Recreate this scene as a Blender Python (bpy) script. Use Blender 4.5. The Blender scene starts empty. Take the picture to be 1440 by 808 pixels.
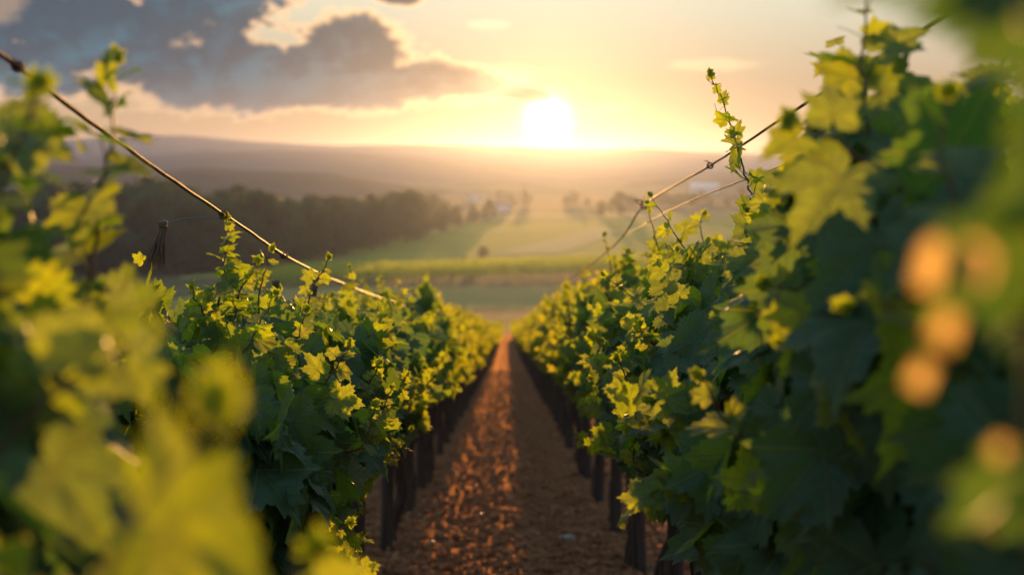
import bpy, math, random
import numpy as np
from mathutils import Vector, Matrix

R = math.radians
sc = bpy.context.scene
col = sc.collection
rng = np.random.default_rng(7)

# ------------------------------------------------------------------ camera
FPX = 1738.0                      # focal length in pixels of the 1440 wide photograph
CAM_H = 1.56
YAW, PITCH = R(0.25), R(5.88)
SLOPE = math.tan(R(8.1))
cam_d = bpy.data.cameras.new('camera')
cam = bpy.data.objects.new('camera', cam_d); col.objects.link(cam)
cam.location = (0, 0, CAM_H)
cam.rotation_euler = (R(90) - PITCH, 0, -YAW)
cam_d.sensor_width = 36; cam_d.lens = FPX / 1440 * 36
cam_d.clip_start = 0.02; cam_d.clip_end = 20000
cam_d.dof.use_dof = True
cam_d.dof.focus_distance = 3.35
cam_d.dof.aperture_fstop = 2.4
sc.camera = cam

# ------------------------------------------------------------------ sun, exposure, sampling
SUN_AZ, SUN_EL = R(1.9), R(1.8)
sun_dir = Vector((math.sin(SUN_AZ) * math.cos(SUN_EL), math.cos(SUN_AZ) * math.cos(SUN_EL), math.sin(SUN_EL)))
sl = bpy.data.lights.new('sun', 'SUN'); sl.energy = 5.0; sl.angle = R(0.5); sl.color = (1.0, 0.48, 0.13)
so = bpy.data.objects.new('sun', sl); col.objects.link(so)
so.rotation_euler = (-sun_dir).to_track_quat('-Z', 'Y').to_euler()
so.location = sun_dir * 50
vs = sc.view_settings
sc.display_settings.display_device = 'sRGB'
vs.view_transform = 'Standard'; vs.look = 'None'; vs.gamma = 1; vs.use_curve_mapping = False
vs.exposure = 0.95
cy = sc.cycles
cy.use_denoising = True
cy.max_bounces = 6; cy.diffuse_bounces = 3; cy.glossy_bounces = 2; cy.transmission_bounces = 4
cy.transparent_max_bounces = 4; cy.volume_bounces = 1
cy.sample_clamp_indirect = 6.0
cy.adaptive_threshold = 0.006
cy.caustics_reflective = False; cy.caustics_refractive = False


# ------------------------------------------------------------------ node helper
class NT:
    def __init__(s, tree): s.t = tree; s.n = tree.nodes; s.l = tree.links
    def new(s, kind, **kw):
        n = s.n.new(kind)
        for k, v in kw.items(): setattr(n, k, v)
        return n
    def put(s, sock, v):
        if isinstance(v, bpy.types.NodeSocket): s.l.new(v, sock)
        elif isinstance(v, bpy.types.Node): s.l.new(v.outputs[0], sock)
        else:
            if hasattr(sock.default_value, '__len__') and len(sock.default_value) == 4 and len(v) == 3: v = (*v, 1)
            sock.default_value = v
    def m(s, op, a, b=0.0, c=0.0, clamp=False):
        n = s.n.new('ShaderNodeMath'); n.operation = op; n.use_clamp = clamp
        for i, v in enumerate((a, b, c)):
            s.put(n.inputs[i], v)
        return n.outputs[0]
    def mr(s, v, a, b, c=0.0, d=1.0, kind='SMOOTHSTEP'):
        n = s.n.new('ShaderNodeMapRange'); n.interpolation_type = kind
        s.put(n.inputs[0], v)
        for i, q in enumerate((a, b, c, d)): n.inputs[i + 1].default_value = q
        return n.outputs[0]
    def mix(s, f, a, b, blend='MIX'):
        n = s.n.new('ShaderNodeMix'); n.data_type = 'RGBA'; n.blend_type = blend
        s.put(n.inputs[0], f); s.put(n.inputs[6], a); s.put(n.inputs[7], b)
        return n.outputs[2]
    def noise(s, vec, scale, detail=4, rough=0.55, dist=0.0, out=0):
        n = s.n.new('ShaderNodeTexNoise')
        if vec is not None: s.put(n.inputs['Vector'], vec)
        n.inputs['Scale'].default_value = scale; n.inputs['Detail'].default_value = detail
        n.inputs['Roughness'].default_value = rough; n.inputs['Distortion'].default_value = dist
        return n.outputs[out]
    def xyz(s, a, b, c=0.0):
        n = s.n.new('ShaderNodeCombineXYZ')
        for i, v in enumerate((a, b, c)): s.put(n.inputs[i], v)
        return n.outputs[0]
    def sep(s, v):
        n = s.n.new('ShaderNodeSeparateXYZ'); s.put(n.inputs[0], v); return n.outputs


# ------------------------------------------------------------------ sky
world = bpy.data.worlds.new('World'); sc.world = world; world.use_nodes = True
T = NT(world.node_tree); T.n.clear()
sky = T.new('ShaderNodeTexSky', sky_type='NISHITA'); sky.sun_disc = False
sky.sun_elevation = SUN_EL; sky.sun_rotation = SUN_AZ
sky.air_density = 1.2; sky.dust_density = 2.5; sky.ozone_density = 1.5
tc = T.new('ShaderNodeTexCoord')
vx, vy, vz = T.sep(tc.outputs['Generated'])
az = T.m('ARCTAN2', vx, vy)
el = T.m('ARCSINE', vz)
U = T.m('MULTIPLY', T.m('SUBTRACT', az, YAW), FPX / 100)      # hundredths of a radian scale, 1 unit = 3.3 degrees
V = T.m('MULTIPLY', el, FPX / 100)
dn = T.n.new('ShaderNodeVectorMath'); dn.operation = 'DOT_PRODUCT'
T.put(dn.inputs[0], tc.outputs['Generated']); dn.inputs[1].default_value = sun_dir
ang = T.m('MULTIPLY', T.m('ARCCOSINE', T.m('MINIMUM', dn.outputs['Value'], 0.9999999)), 180 / math.pi)
def gl(width, power=1.0):
    q = T.m('DIVIDE', ang, width)
    if power != 1.0: q = T.m('POWER', q, power)
    return T.m('EXPONENT', T.m('MULTIPLY', q, -1.0))
def scale(colr, f):
    n = T.n.new('ShaderNodeVectorMath'); n.operation = 'SCALE'
    T.put(n.inputs[0], colr); T.put(n.inputs['Scale'], f); return n.outputs[0]
def add(a, b):
    n = T.n.new('ShaderNodeVectorMath'); n.operation = 'ADD'
    T.put(n.inputs[0], a); T.put(n.inputs[1], b); return n.outputs[0]
# evening gradient by height, paler and warmer towards the sun
rmp = T.new('ShaderNodeValToRGB'); cr = rmp.color_ramp
T.put(rmp.inputs[0], T.mr(el, R(-2), R(60), 0, 1, 'LINEAR'))
stops = [(0.0, (0.42, 0.22, 0.095)), (0.045, (0.38, 0.225, 0.105)), (0.09, (0.33, 0.245, 0.15)), (0.15, (0.42, 0.42, 0.32)),
         (0.22, (0.47, 0.51, 0.44)), (0.40, (0.22, 0.29, 0.34)), (1.0, (0.09, 0.15, 0.23))]
while len(cr.elements) < len(stops): cr.elements.new(0.5)
for e, (p, c) in zip(cr.elements, stops): e.position = p; e.color = (*c, 1)
front = T.mr(ang, 25, 110, 1, 0)
back_col = T.mix(T.mr(el, R(0), R(40)), (0.19, 0.25, 0.33), (0.16, 0.25, 0.35))
grad = T.mix(front, back_col, rmp.outputs[0])
skyc = add(scale(grad, 0.95), scale(sky.outputs[0], 0.0012))
glow = add(add(scale((1.0, 0.62, 0.20), T.m('MULTIPLY', gl(1.6), 0.28)), scale((1.0, 0.74, 0.34), T.m('MULTIPLY', gl(8.0), 0.0))),
           scale((1.0, 0.86, 0.52), T.m('MULTIPLY', gl(0.82, 2.2), 3.0)))
clear = add(skyc, glow)
# clouds: rounded banks in the direction of the sky they stand in
nv = T.xyz(U, T.m('MULTIPLY', V, 1.7), 3.1)
n1 = T.noise(nv, 0.95, 10, 0.64, 0.25)
nv2 = T.xyz(T.m('SUBTRACT', U, 0.16), T.m('SUBTRACT', T.m('MULTIPLY', V, 1.7), -0.10), 3.1)
n2 = T.noise(nv2, 0.95, 10, 0.64, 0.25)
def bank(px, py, a, b):
    du = T.m('DIVIDE', T.m('SUBTRACT', U, (px - 720) / 100), a / 100)
    dv = T.m('DIVIDE', T.m('SUBTRACT', V, (225 - py) / 100), b / 100)
    return T.m('SUBTRACT', 1.0, T.m('SQRT', T.m('ADD', T.m('MULTIPLY', du, du), T.m('MULTIPLY', dv, dv))))
banks = [(90, 50, 400, 95), (120, -70, 420, 110), (370, 122, 330, 46), (490, 80, 120, 68), (585, 114, 125, 32), (742, 134, 40, 12),
         (300, 100, 220, 62), (-500, 20, 420, 130), (-900, -200, 400, 200), (1900, -150, 500, 110), (568, 6, 42, 14)]
F = None
for b in banks:
    v = bank(*b); F = v if F is None else T.m('MAXIMUM', F, v)
F = T.m('ADD', F, T.m('MULTIPLY', T.m('SUBTRACT', n1, 0.47), 1.9))
gap = bank(385, 34, 62, 30)
for b in ((195, 6, 42, 17), (64, 74, 60, 11), (150, 78, 36, 9), (425, 66, 30, 20), (-40, 40, 40, 24)): gap = T.m('MAXIMUM', gap, bank(*b))
n3 = T.noise(nv, 2.3, 8, 0.6, 0.6)
gap = T.m('ADD', T.m('SUBTRACT', gap, 0.15), T.m('MULTIPLY', T.m('SUBTRACT', n3, 0.5), 3.6))
F = T.m('SUBTRACT', F, T.m('MULTIPLY', T.m('MAXIMUM', gap, 0.0), 0.42))
alpha = T.mr(F, 0.0, 0.24)
core = T.mr(F, 0.10, 0.40)
lit = T.mr(T.m('SUBTRACT', n1, n2), -0.05, 0.10)
warm = T.mr(U, -4.4, 0.2)
dark_c = T.mix(warm, (0.0, 0.030, 0.060), (0.080, 0.066, 0.060))
mid_c = T.mix(warm, (0.006, 0.078, 0.125), (0.17, 0.14, 0.115))
core_c = T.mix(T.mr(T.m('ADD', T.m('ADD', n1, T.m('MULTIPLY', lit, 0.15)), T.m('MULTIPLY', T.mr(V, 0.5, 1.7, 1.0, -0.4, 'LINEAR'), 0.20)), 0.44, 0.82), dark_c, mid_c)
core_c = T.mix(T.mr(V, 0.4, 1.3, 0.55, 0.0), core_c, (0.10, 0.078, 0.075))
rim_c = T.mix(warm, (0.58, 0.36, 0.20), (0.95, 0.60, 0.27))
cloud_c = T.mix(core, rim_c, core_c)
cloud_c = add(cloud_c, scale(glow, 0.12))
full = T.mix(T.m('MULTIPLY', alpha, 0.96), clear, cloud_c)
# thin high wisps lit from below
w = bank(995, 96, 75, 13)
for b in ((715, 112, 60, 26), (850, 155, 50, 14), (40, 18, 60, 40), (690, 40, 40, 8)): w = T.m('MAXIMUM', w, bank(*b))
wis = T.mr(T.m('ADD', w, T.m('MULTIPLY', T.m('SUBTRACT', n1, 0.5), 1.6)), 0.05, 0.5)
full = scale(add(full, scale((0.26, 0.15, 0.06), T.m('MULTIPLY', wis, 0.6))), 0.98)
bg = T.new('ShaderNodeBackground'); bg.inputs['Strength'].default_value = 0.1
T.put(bg.inputs['Color'], scale(full, 10.0))
wo = T.new('ShaderNodeOutputWorld'); T.l.new(bg.outputs[0], wo.inputs['Surface'])


# ------------------------------------------------------------------ geometry helpers
RY = Matrix.Rotation(-YAW, 4, 'Z') @ Matrix.Rotation(R(90) - PITCH, 4, 'X')
def at(px, py, dist):
    """world point seen at a photo pixel, `dist` metres ahead of the camera along its axis"""
    v = Vector(((px - 720) / FPX * dist, (404 - py) / FPX * dist, -dist))
    p = RY @ v
    return np.array((p.x, p.y, p.z + CAM_H))

def tag(o, label=None, cat=None, group=None, kind=None):
    if label: o['label'] = label
    if cat: o['category'] = cat
    if group: o['group'] = group
    if kind: o['kind'] = kind
    return o
def empty(name, loc, rz=0.0):
    o = bpy.data.objects.new(name, None); col.objects.link(o)
    o.location = loc; o.rotation_euler = (0, 0, rz); o.empty_display_size = 0.2
    return o
def link_obj(name, me, parent=None, loc=None):
    o = bpy.data.objects.new(name, me); col.objects.link(o)
    if parent is not None: o.parent = parent
    if loc is not None: o.location = loc
    return o
def copy_tree(o, parent=None):
    c = o.copy(); col.objects.link(c); c.parent = parent
    for ch in list(o.children): copy_tree(ch, c)
    return c

class MB:
    """collects triangles as arrays; build() makes ONE mesh"""
    def __init__(s): s.v = []; s.f = []; s.mi = []; s.at = []; s.n = 0
    def add(s, v, f, mat=0, attr=None):
        v = np.asarray(v, float).reshape(-1, 3); f = np.asarray(f, int).reshape(-1, 3)
        s.v.append(v); s.f.append(f + s.n); s.mi.append(np.full(len(f), mat))
        s.at.append(np.zeros((len(v), 3)) if attr is None else attr); s.n += len(v)
    def mesh(s, name, mats, smooth=True, origin=None):
        v = np.concatenate(s.v); f = np.concatenate(s.f); mi = np.concatenate(s.mi); a = np.concatenate(s.at)
        if origin is not None: v = v - np.asarray(origin)
        me = bpy.data.meshes.new(name)
        me.vertices.add(len(v)); me.vertices.foreach_set('co', v.astype(np.float32).ravel())
        me.loops.add(len(f) * 3); me.loops.foreach_set('vertex_index', f.astype(np.int32).ravel())
        me.polygons.add(len(f)); me.polygons.foreach_set('loop_start', np.arange(0, len(f) * 3, 3, dtype=np.int32))
        me.polygons.foreach_set('material_index', mi.astype(np.int32))
        me.polygons.foreach_set('use_smooth', np.full(len(f), smooth))
        at_ = me.attributes.new('leaf', 'FLOAT_VECTOR', 'POINT'); at_.data.foreach_set('vector', a.astype(np.float32).ravel())
        for m in mats: me.materials.append(m)
        me.update(calc_edges=True); me.validate()
        return me
    def build(s, name, mats, parent=None, smooth=True, origin=None, loc=None):
        if not isinstance(mats, (list, tuple)): mats = [mats]
        return link_obj(name, s.mesh(name, mats, smooth, origin), parent, loc)

def grid_faces(nu, nv, wrap=False):
    """nu rows of nv points"""
    i, j = np.meshgrid(np.arange(nu - 1), np.arange(nv if wrap else nv - 1), indexing='ij')
    a = i * nv + j; b = i * nv + (j + 1) % nv; c = (i + 1) * nv + (j + 1) % nv; d = (i + 1) * nv + j
    return np.concatenate([np.stack([a, b, c], -1).reshape(-1, 3), np.stack([a, c, d], -1).reshape(-1, 3)])

def tube(mb, pts, rad, sides=6, mat=0, attr=(0, 0, 0), cap=True, wob=0.0):
    pts = np.asarray(pts, float); n = len(pts); rad = np.broadcast_to(np.asarray(rad, float), (n,))
    t = np.gradient(pts, axis=0); t /= np.linalg.norm(t, axis=1, keepdims=True) + 1e-9
    ref = np.array((1.0, 0, 0)) if abs(t[0][0]) < 0.8 else np.array((0, 1.0, 0))
    rings = []
    for k in range(n):
        a = np.cross(t[k], ref); a /= np.linalg.norm(a) + 1e-9; b = np.cross(t[k], a); ref = np.cross(a, t[k]) * -1 if False else ref
        th = np.arange(sides) / sides * 2 * math.pi
        rr = rad[k] * (1 + wob * rng.uniform(-1, 1, sides))
        rings.append(pts[k] + (np.cos(th) * rr)[:, None] * a + (np.sin(th) * rr)[:, None] * b)
    v = np.concatenate(rings); f = grid_faces(n, sides, True)
    if cap:
        v = np.concatenate([v, pts[:1], pts[-1:]])
        th = np.arange(sides)
        f = np.concatenate([f, np.stack([(th + 1) % sides, th, np.full(sides, n * sides)], -1),
                            np.stack([(n - 1) * sides + th, (n - 1) * sides + (th + 1) % sides, np.full(sides, n * sides + 1)], -1)])
    mb.add(v, f, mat, np.tile(np.asarray(attr, float), (len(v), 1)))

def spline(P, n):
    """smooth curve through the points"""
    P = np.asarray(P, float); k = len(P)
    if k == 2: 
        t = np.linspace(0, 1, n)[:, None]; return P[0] * (1 - t) + P[1] * t
    Q = np.vstack([2 * P[0] - P[1], P, 2 * P[-1] - P[-2]])
    out = []
    for u in np.linspace(0, k - 1 - 1e-6, n):
        i = int(u); t = u - i; p0, p1, p2, p3 = Q[i], Q[i + 1], Q[i + 2], Q[i + 3]
        out.append(0.5 * (2 * p1 + (p2 - p0) * t + (2 * p0 - 5 * p1 + 4 * p2 - p3) * t * t + (3 * p1 - p0 - 3 * p2 + p3) * t ** 3))
    return np.array(out)

_lat = np.random.default_rng(11).uniform(-1, 1, (256, 256))
def vnoise(x, y, sc_=1.0, octs=4, rough=0.5):
    x = np.asarray(x, float) * sc_; y = np.asarray(y, float) * sc_
    out = 0; amp = 1; tot = 0
    for o in range(octs):
        xi = np.floor(x).astype(int); yi = np.floor(y).astype(int); fx = x - xi; fy = y - yi
        fx = fx * fx * (3 - 2 * fx); fy = fy * fy * (3 - 2 * fy)
        g = lambda a, b: _lat[a % 256, b % 256]
        out = out + amp * ((g(xi, yi) * (1 - fx) + g(xi + 1, yi) * fx) * (1 - fy) + (g(xi, yi + 1) * (1 - fx) + g(xi + 1, yi + 1) * fx) * fy)
        tot += amp; amp *= rough; x = x * 2.03 + 17.3; y = y * 2.03 + 5.7
    return out / tot

VALLEY = CAM_H - 26.0
def H(x, y):
    """height of the land"""
    x = np.asarray(x, float); y = np.asarray(y, float)
    s = -SLOPE * y
    k = 5.0
    base = np.log(np.exp(np.clip((s - VALLEY) / k, -40, 60)) + 1) * k + VALLEY      # smooth max(slope, valley)
    base = np.where((s - VALLEY) / k > 15, s, base)
    far = np.clip((y - 620) / 900, 0, 1)
    return base + far * far * 5.0 * vnoise(x, y, 1 / 260.0, 3)


# ------------------------------------------------------------------ materials
def mat(name):
    m = bpy.data.materials.new(name); m.use_nodes = True; m.node_tree.nodes.clear()
    t = NT(m.node_tree); o = t.new('ShaderNodeOutputMaterial'); return m, t, o
def bsdf(t, o, colr, rough=0.7, bump=None, bstr=0.3, bdist=0.02, spec=0.5, **kw):
    p = t.new('ShaderNodeBsdfPrincipled'); t.put(p.inputs['Base Color'], colr); t.put(p.inputs['Roughness'], rough)
    t.put(p.inputs['Specular IOR Level'], spec)
    if bump is not None:
        b = t.new('ShaderNodeBump'); b.inputs['Strength'].default_value = bstr; b.inputs['Distance'].default_value = bdist
        t.put(b.inputs['Height'], bump); t.l.new(b.outputs[0], p.inputs['Normal'])
    for k, v in kw.items(): t.put(p.inputs[k], v)
    t.l.new(p.outputs[0], o.inputs[0]); return p
def pos(t): return t.new('ShaderNodeNewGeometry').outputs['Position']
def obc(t): return t.new('ShaderNodeTexCoord').outputs['Object']

def leaf_material(name, mature, young, tr_mature, tr_young, trans=0.5, veins=True, gloss=0.5):
    m, t, o = mat(name)
    a = t.new('ShaderNodeAttribute', attribute_name='leaf')
    lx, ly, tint = t.sep(a.outputs['Vector'])
    P = pos(t)
    blot = t.noise(P, 38.0, 3, 0.6)
    c = t.mix(tint, mature, young)
    c = t.mix(t.mr(blot, 0.3, 0.75, 0.0, 0.45), c, (mature[0] * 1.5 + 0.02, mature[1] * 1.25, mature[2] * 0.9))
    tr = t.mix(tint, tr_mature, tr_young)
    tr = t.mix(t.mr(blot, 0.35, 0.7, 0.0, 0.4), tr, (tr_mature[0] * 0.6, tr_mature[1] * 0.7, tr_mature[2]))
    rr_ = t.m('SQRT', t.m('ADD', t.m('MULTIPLY', lx, lx), t.m('MULTIPLY', ly, ly)))
    spot = t.m('MULTIPLY', t.mr(t.noise(P, 55.0, 4, 0.7), 0.60, 0.70), t.mr(rr_, 0.35, 0.75))
    c = t.mix(t.m('MULTIPLY', spot, 0.75), c, (0.16, 0.09, 0.035)); tr = t.mix(t.m('MULTIPLY', spot, 0.75), tr, (0.24, 0.11, 0.02))
    bump = None
    if veins:
        ax = t.m('ABSOLUTE', lx)
        th = t.m('ARCTAN2', ax, ly); r = t.m('SQRT', t.m('ADD', t.m('MULTIPLY', lx, lx), t.m('MULTIPLY', ly, ly)))
        dmin = None; sec = None
        for va in (0.0, 0.86, 1.86):
            dth = t.m('SUBTRACT', th, va)
            d = t.m('ABSOLUTE', t.m('MULTIPLY', t.m('SINE', dth), r))
            d = t.m('ADD', d, t.m('MULTIPLY', t.m('LESS_THAN', t.m('COSINE', dth), 0.2), 1.0))
            al = t.m('MULTIPLY', t.m('COSINE', dth), r)
            s_ = t.m('ABSOLUTE', t.m('SUBTRACT', t.m('FRACT', t.m('MULTIPLY', t.m('SUBTRACT', al, t.m('MULTIPLY', d, 0.75)), 6.5)), 0.5))
            near = d if dmin is None else dmin
            if dmin is None: dmin, sec = d, s_
            else:
                less = t.m('LESS_THAN', d, dmin)
                sec = t.m('ADD', t.m('MULTIPLY', less, s_), t.m('MULTIPLY', t.m('SUBTRACT', 1.0, less), sec))
                dmin = t.m('MINIMUM', dmin, d)
        main = t.mr(dmin, 0.006, 0.028, 1, 0)
        minor = t.m('MULTIPLY', t.mr(sec, 0.0, 0.10, 1, 0), 0.55)
        vein = t.m('MAXIMUM', main, minor)
        c = t.mix(t.m('MULTIPLY', vein, 0.7), c, (0.20, 0.27, 0.11))
        tr = t.mix(t.m('MULTIPLY', vein, 0.55), tr, (0.34, 0.36, 0.03))
        bump = t.m('SUBTRACT', t.m('MULTIPLY', t.noise(P, 130.0, 2), 0.25), vein)
    p = t.new('ShaderNodeBsdfPrincipled')
    t.put(p.inputs['Base Color'], c); t.put(p.inputs['Roughness'], t.mr(blot, 0.3, 0.7, 0.40, 0.60))
    t.put(p.inputs['Specular IOR Level'], gloss)
    if bump is not None:
        b = t.new('ShaderNodeBump'); b.inputs['Strength'].default_value = 0.8; b.inputs['Distance'].default_value = 0.004
        t.put(b.inputs['Height'], bump); t.l.new(b.outputs[0], p.inputs['Normal'])
    tl = t.new('ShaderNodeBsdfTranslucent'); t.put(tl.inputs['Color'], tr)
    if bump is not None: t.l.new(b.outputs[0], tl.inputs['Normal'])
    mx = t.new('ShaderNodeMixShader'); t.put(mx.inputs[0], trans); t.l.new(p.outputs[0], mx.inputs[1]); t.l.new(tl.outputs[0], mx.inputs[2])
    t.l.new(mx.outputs[0], o.inputs[0])
    return m

M_LEAF = leaf_material('vine leaf', (0.052, 0.140, 0.074), (0.11, 0.19, 0.025), (0.13, 0.27, 0.022), (0.72, 0.84, 0.014), 0.58, True, 0.5)
M_LEAF_FAR = leaf_material('vine leaf plain', (0.044, 0.120, 0.058), (0.12, 0.19, 0.030), (0.42, 0.54, 0.022), (0.78, 0.76, 0.014), 0.60, False, 0.45)
M_TREE = leaf_material('tree leaf', (0.036, 0.10, 0.040), (0.07, 0.12, 0.036), (0.10, 0.13, 0.02), (0.18, 0.18, 0.025), 0.4, False, 0.2)
M_HEDGE = leaf_material('far vine leaf', (0.06, 0.10, 0.025), (0.10, 0.14, 0.03), (0.65, 0.75, 0.04), (0.85, 0.90, 0.05), 0.6, False, 0.2)

m, t, o = mat('shoot stem'); M_STEM = m
bsdf(t, o, t.mix(t.noise(pos(t), 30.0, 3), (0.10, 0.035, 0.022), (0.15, 0.085, 0.030)), 0.5, t.noise(pos(t), 160.0, 2), 0.2, 0.003)
m, t, o = mat('vine bark'); M_BARK = m
q = obc(t); sx, sy, sz = t.sep(q)
fib = t.noise(t.xyz(t.m('MULTIPLY', sx, 60), t.m('MULTIPLY', sy, 60), t.m('MULTIPLY', sz, 7)), 1.0, 5, 0.65)
bsdf(t, o, t.mix(t.mr(fib, 0.3, 0.7), (0.028, 0.018, 0.013), (0.13, 0.088, 0.062)), 0.9, fib, 1.0, 0.012, 0.2)
m, t, o = mat('weathered post wood'); M_POST = m
q = obc(t); sx, sy, sz = t.sep(q)
fib = t.noise(t.xyz(t.m('MULTIPLY', sx, 70), t.m('MULTIPLY', sy, 70), t.m('MULTIPLY', sz, 3)), 1.0, 5, 0.6)
stain = t.noise(q, 6.0, 3)
bsdf(t, o, t.mix(t.mr(stain, 0.35, 0.7, 0, 0.6), t.mix(t.mr(fib, 0.3, 0.7), (0.030, 0.020, 0.014), (0.105, 0.070, 0.048)), (0.06, 0.055, 0.04)), 0.85, fib, 0.7, 0.006, 0.25)
m, t, o = mat('rusty wire'); M_WIRE = m
bsdf(t, o, t.mix(t.mr(t.noise(pos(t), 25.0, 3), 0.4, 0.62), (0.07, 0.030, 0.016), (0.16, 0.085, 0.05)), 0.55, t.noise(pos(t), 220.0, 2), 0.3, 0.002, 0.3)
m, t, o = mat('plain steel wire'); M_STEEL = m
bsdf(t, o, (0.16, 0.16, 0.16), 0.5)
m, t, o = mat('dried fibre'); M_DRY = m
bsdf(t, o, t.mix(t.noise(pos(t), 90.0, 2), (0.09, 0.05, 0.03), (0.24, 0.15, 0.08)), 0.8)
m, t, o = mat('bronze glint flake')  # translucent orange of the added flakes, for blurred glint discs
M_GLINT = m
p = t.new('ShaderNodeBsdfPrincipled'); t.put(p.inputs['Base Color'], t.mix(t.noise(pos(t), 60.0, 3), (0.22, 0.09, 0.03), (0.36, 0.17, 0.06))); p.inputs['Roughness'].default_value = 0.45
tl = t.new('ShaderNodeBsdfTranslucent'); tl.inputs['Color'].default_value = (0.95, 0.66, 0.24, 1)
mx = t.new('ShaderNodeMixShader'); mx.inputs[0].default_value = 0.8; t.l.new(p.outputs[0], mx.inputs[1]); t.l.new(tl.outputs[0], mx.inputs[2]); t.l.new(mx.outputs[0], o.inputs[0])

m, t, o = mat('tilled soil'); M_SOIL = m
P = pos(t)
nb = t.noise(P, 0.9, 4); nf = t.noise(P, 26.0, 5, 0.65); nm = t.noise(P, 7.0, 4, 0.6)
c = t.mix(t.mr(nf, 0.3, 0.72), (0.15, 0.058, 0.028), (0.40, 0.165, 0.075))
c = t.mix(t.mr(nb, 0.35, 0.7, 0, 0.5), c, (0.20, 0.10, 0.05))
c = t.mix(t.mr(nm, 0.55, 0.75, 0, 0.35), c, (0.13, 0.10, 0.055))
def earth(t, o, c, hgt, dist):
    d = t.new('ShaderNodeBsdfDiffuse'); t.put(d.inputs['Color'], c); b = t.new('ShaderNodeBump'); b.inputs['Strength'].default_value = 1.0; b.inputs['Distance'].default_value = dist
    t.put(b.inputs['Height'], hgt); t.l.new(b.outputs[0], d.inputs['Normal'])
    gs = t.new('ShaderNodeBsdfGlossy'); gs.inputs['Color'].default_value = (0.50, 0.28, 0.15, 1); gs.inputs['Roughness'].default_value = 0.55; t.l.new(b.outputs[0], gs.inputs['Normal'])
    mx = t.new('ShaderNodeMixShader'); mx.inputs[0].default_value = 0.11; t.l.new(d.outputs[0], mx.inputs[1]); t.l.new(gs.outputs[0], mx.inputs[2]); t.l.new(mx.outputs[0], o.inputs[0])
earth(t, o, c, t.m('ADD', nf, t.m('MULTIPLY', nm, 1.5)), 0.02)
m, t, o = mat('clod'); M_CLOD = m
P = pos(t)
c = t.mix(t.mr(t.noise(P, 9.0, 3), 0.3, 0.7), (0.18, 0.075, 0.036), (0.44, 0.20, 0.095))
earth(t, o, c, t.noise(P, 120.0, 3), 0.006)
m, t, o = mat('pale stone'); M_STONE = m
bsdf(t, o, t.mix(t.noise(pos(t), 40.0, 3), (0.22, 0.18, 0.15), (0.42, 0.36, 0.30)), 0.5, t.noise(pos(t), 60.0, 3), 0.4, 0.005)

def ground_mat(name, c0, c1, s0=0.05, s1=1.3, c2=None):
    m, t, o = mat(name); P = pos(t)
    c = t.mix(t.mr(t.noise(P, s0, 4), 0.35, 0.65), c0, c1)
    n = t.noise(P, s1, 4, 0.65)
    c = t.mix(t.mr(n, 0.4, 0.75, 0, 0.6), c, c2 or (c0[0] * 0.55, c0[1] * 0.6, c0[2] * 0.6))
    bsdf(t, o, c, 0.95, n, 0.6, 0.3, 0.1); return m
M_LAND = ground_mat('rough grassland', (0.10, 0.105, 0.035), (0.17, 0.135, 0.055))
M_FIELD = ground_mat('green field', (0.24, 0.27, 0.03), (0.32, 0.30, 0.045), 0.02, 0.9)
M_STUB = ground_mat('stubble strip', (0.36, 0.31, 0.11), (0.42, 0.34, 0.13), 0.02, 0.9)
M_BROWN = ground_mat('dry field', (0.30, 0.25, 0.07), (0.36, 0.27, 0.085), 0.02, 1.1)
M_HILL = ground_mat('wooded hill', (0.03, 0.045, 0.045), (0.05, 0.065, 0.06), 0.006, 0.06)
M_HILLF = ground_mat('haze tinted hill', (0.08, 0.09, 0.10), (0.11, 0.115, 0.12), 0.006, 0.06)  # pale blue of the distance haze put into the base colour
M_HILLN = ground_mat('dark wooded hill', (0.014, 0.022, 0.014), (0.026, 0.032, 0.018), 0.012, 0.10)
m, t, o = mat('white render'); M_WHITE = m
bsdf(t, o, t.mix(t.noise(pos(t), 0.8, 3), (0.72, 0.70, 0.66), (0.82, 0.80, 0.77)), 0.8)
m, t, o = mat('roof tile'); M_ROOF = m
bsdf(t, o, (0.30, 0.17, 0.12), 0.8)
m, t, o = mat('dark glass'); M_GLASS = m
bsdf(t, o, (0.03, 0.035, 0.04), 0.15)


# ------------------------------------------------------------------ the land
def sheet(name, xs, ys, hf, m_, kind='structure', smooth=True):
    X, Y = np.meshgrid(xs, ys); mb = MB()
    Z = hf(X, Y)
    mb.add(np.stack([X, Y, Z], -1), grid_faces(len(ys), len(xs)))
    return tag(mb.build(name, m_, None, smooth), kind=kind)
ys = np.concatenate([np.linspace(-80, 240, 160), np.linspace(245, 700, 90), np.linspace(715, 4200, 120)])
xs = np.concatenate([np.linspace(-3200, -420, 50), np.linspace(-400, 400, 120), np.linspace(420, 3200, 50)])
sheet('ground', xs, ys, lambda x, y: H(x, y), M_LAND)
ys = np.concatenate([np.linspace(-6, 6.4, 60), np.arange(6.45, 22, 0.04), np.linspace(22.1, 45, 180), np.linspace(45.4, 140, 190)])
xs = np.concatenate([np.linspace(-8, -1.7, 26), np.linspace(-1.65, 1.65, 84), np.linspace(1.7, 8, 26)])
def soil_h(x, y):
    n = 0.030 * vnoise(x, y, 3.0, 3) + 0.028 * vnoise(x + 9, y, 13.0, 3, 0.6)
    rut = -0.025 * np.exp(-((np.abs(x) - 0.33) / 0.14) ** 2)
    return H(x, y) + 0.075 + n + rut
sheet('vineyard_soil', xs, ys, soil_h, M_SOIL)

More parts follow.
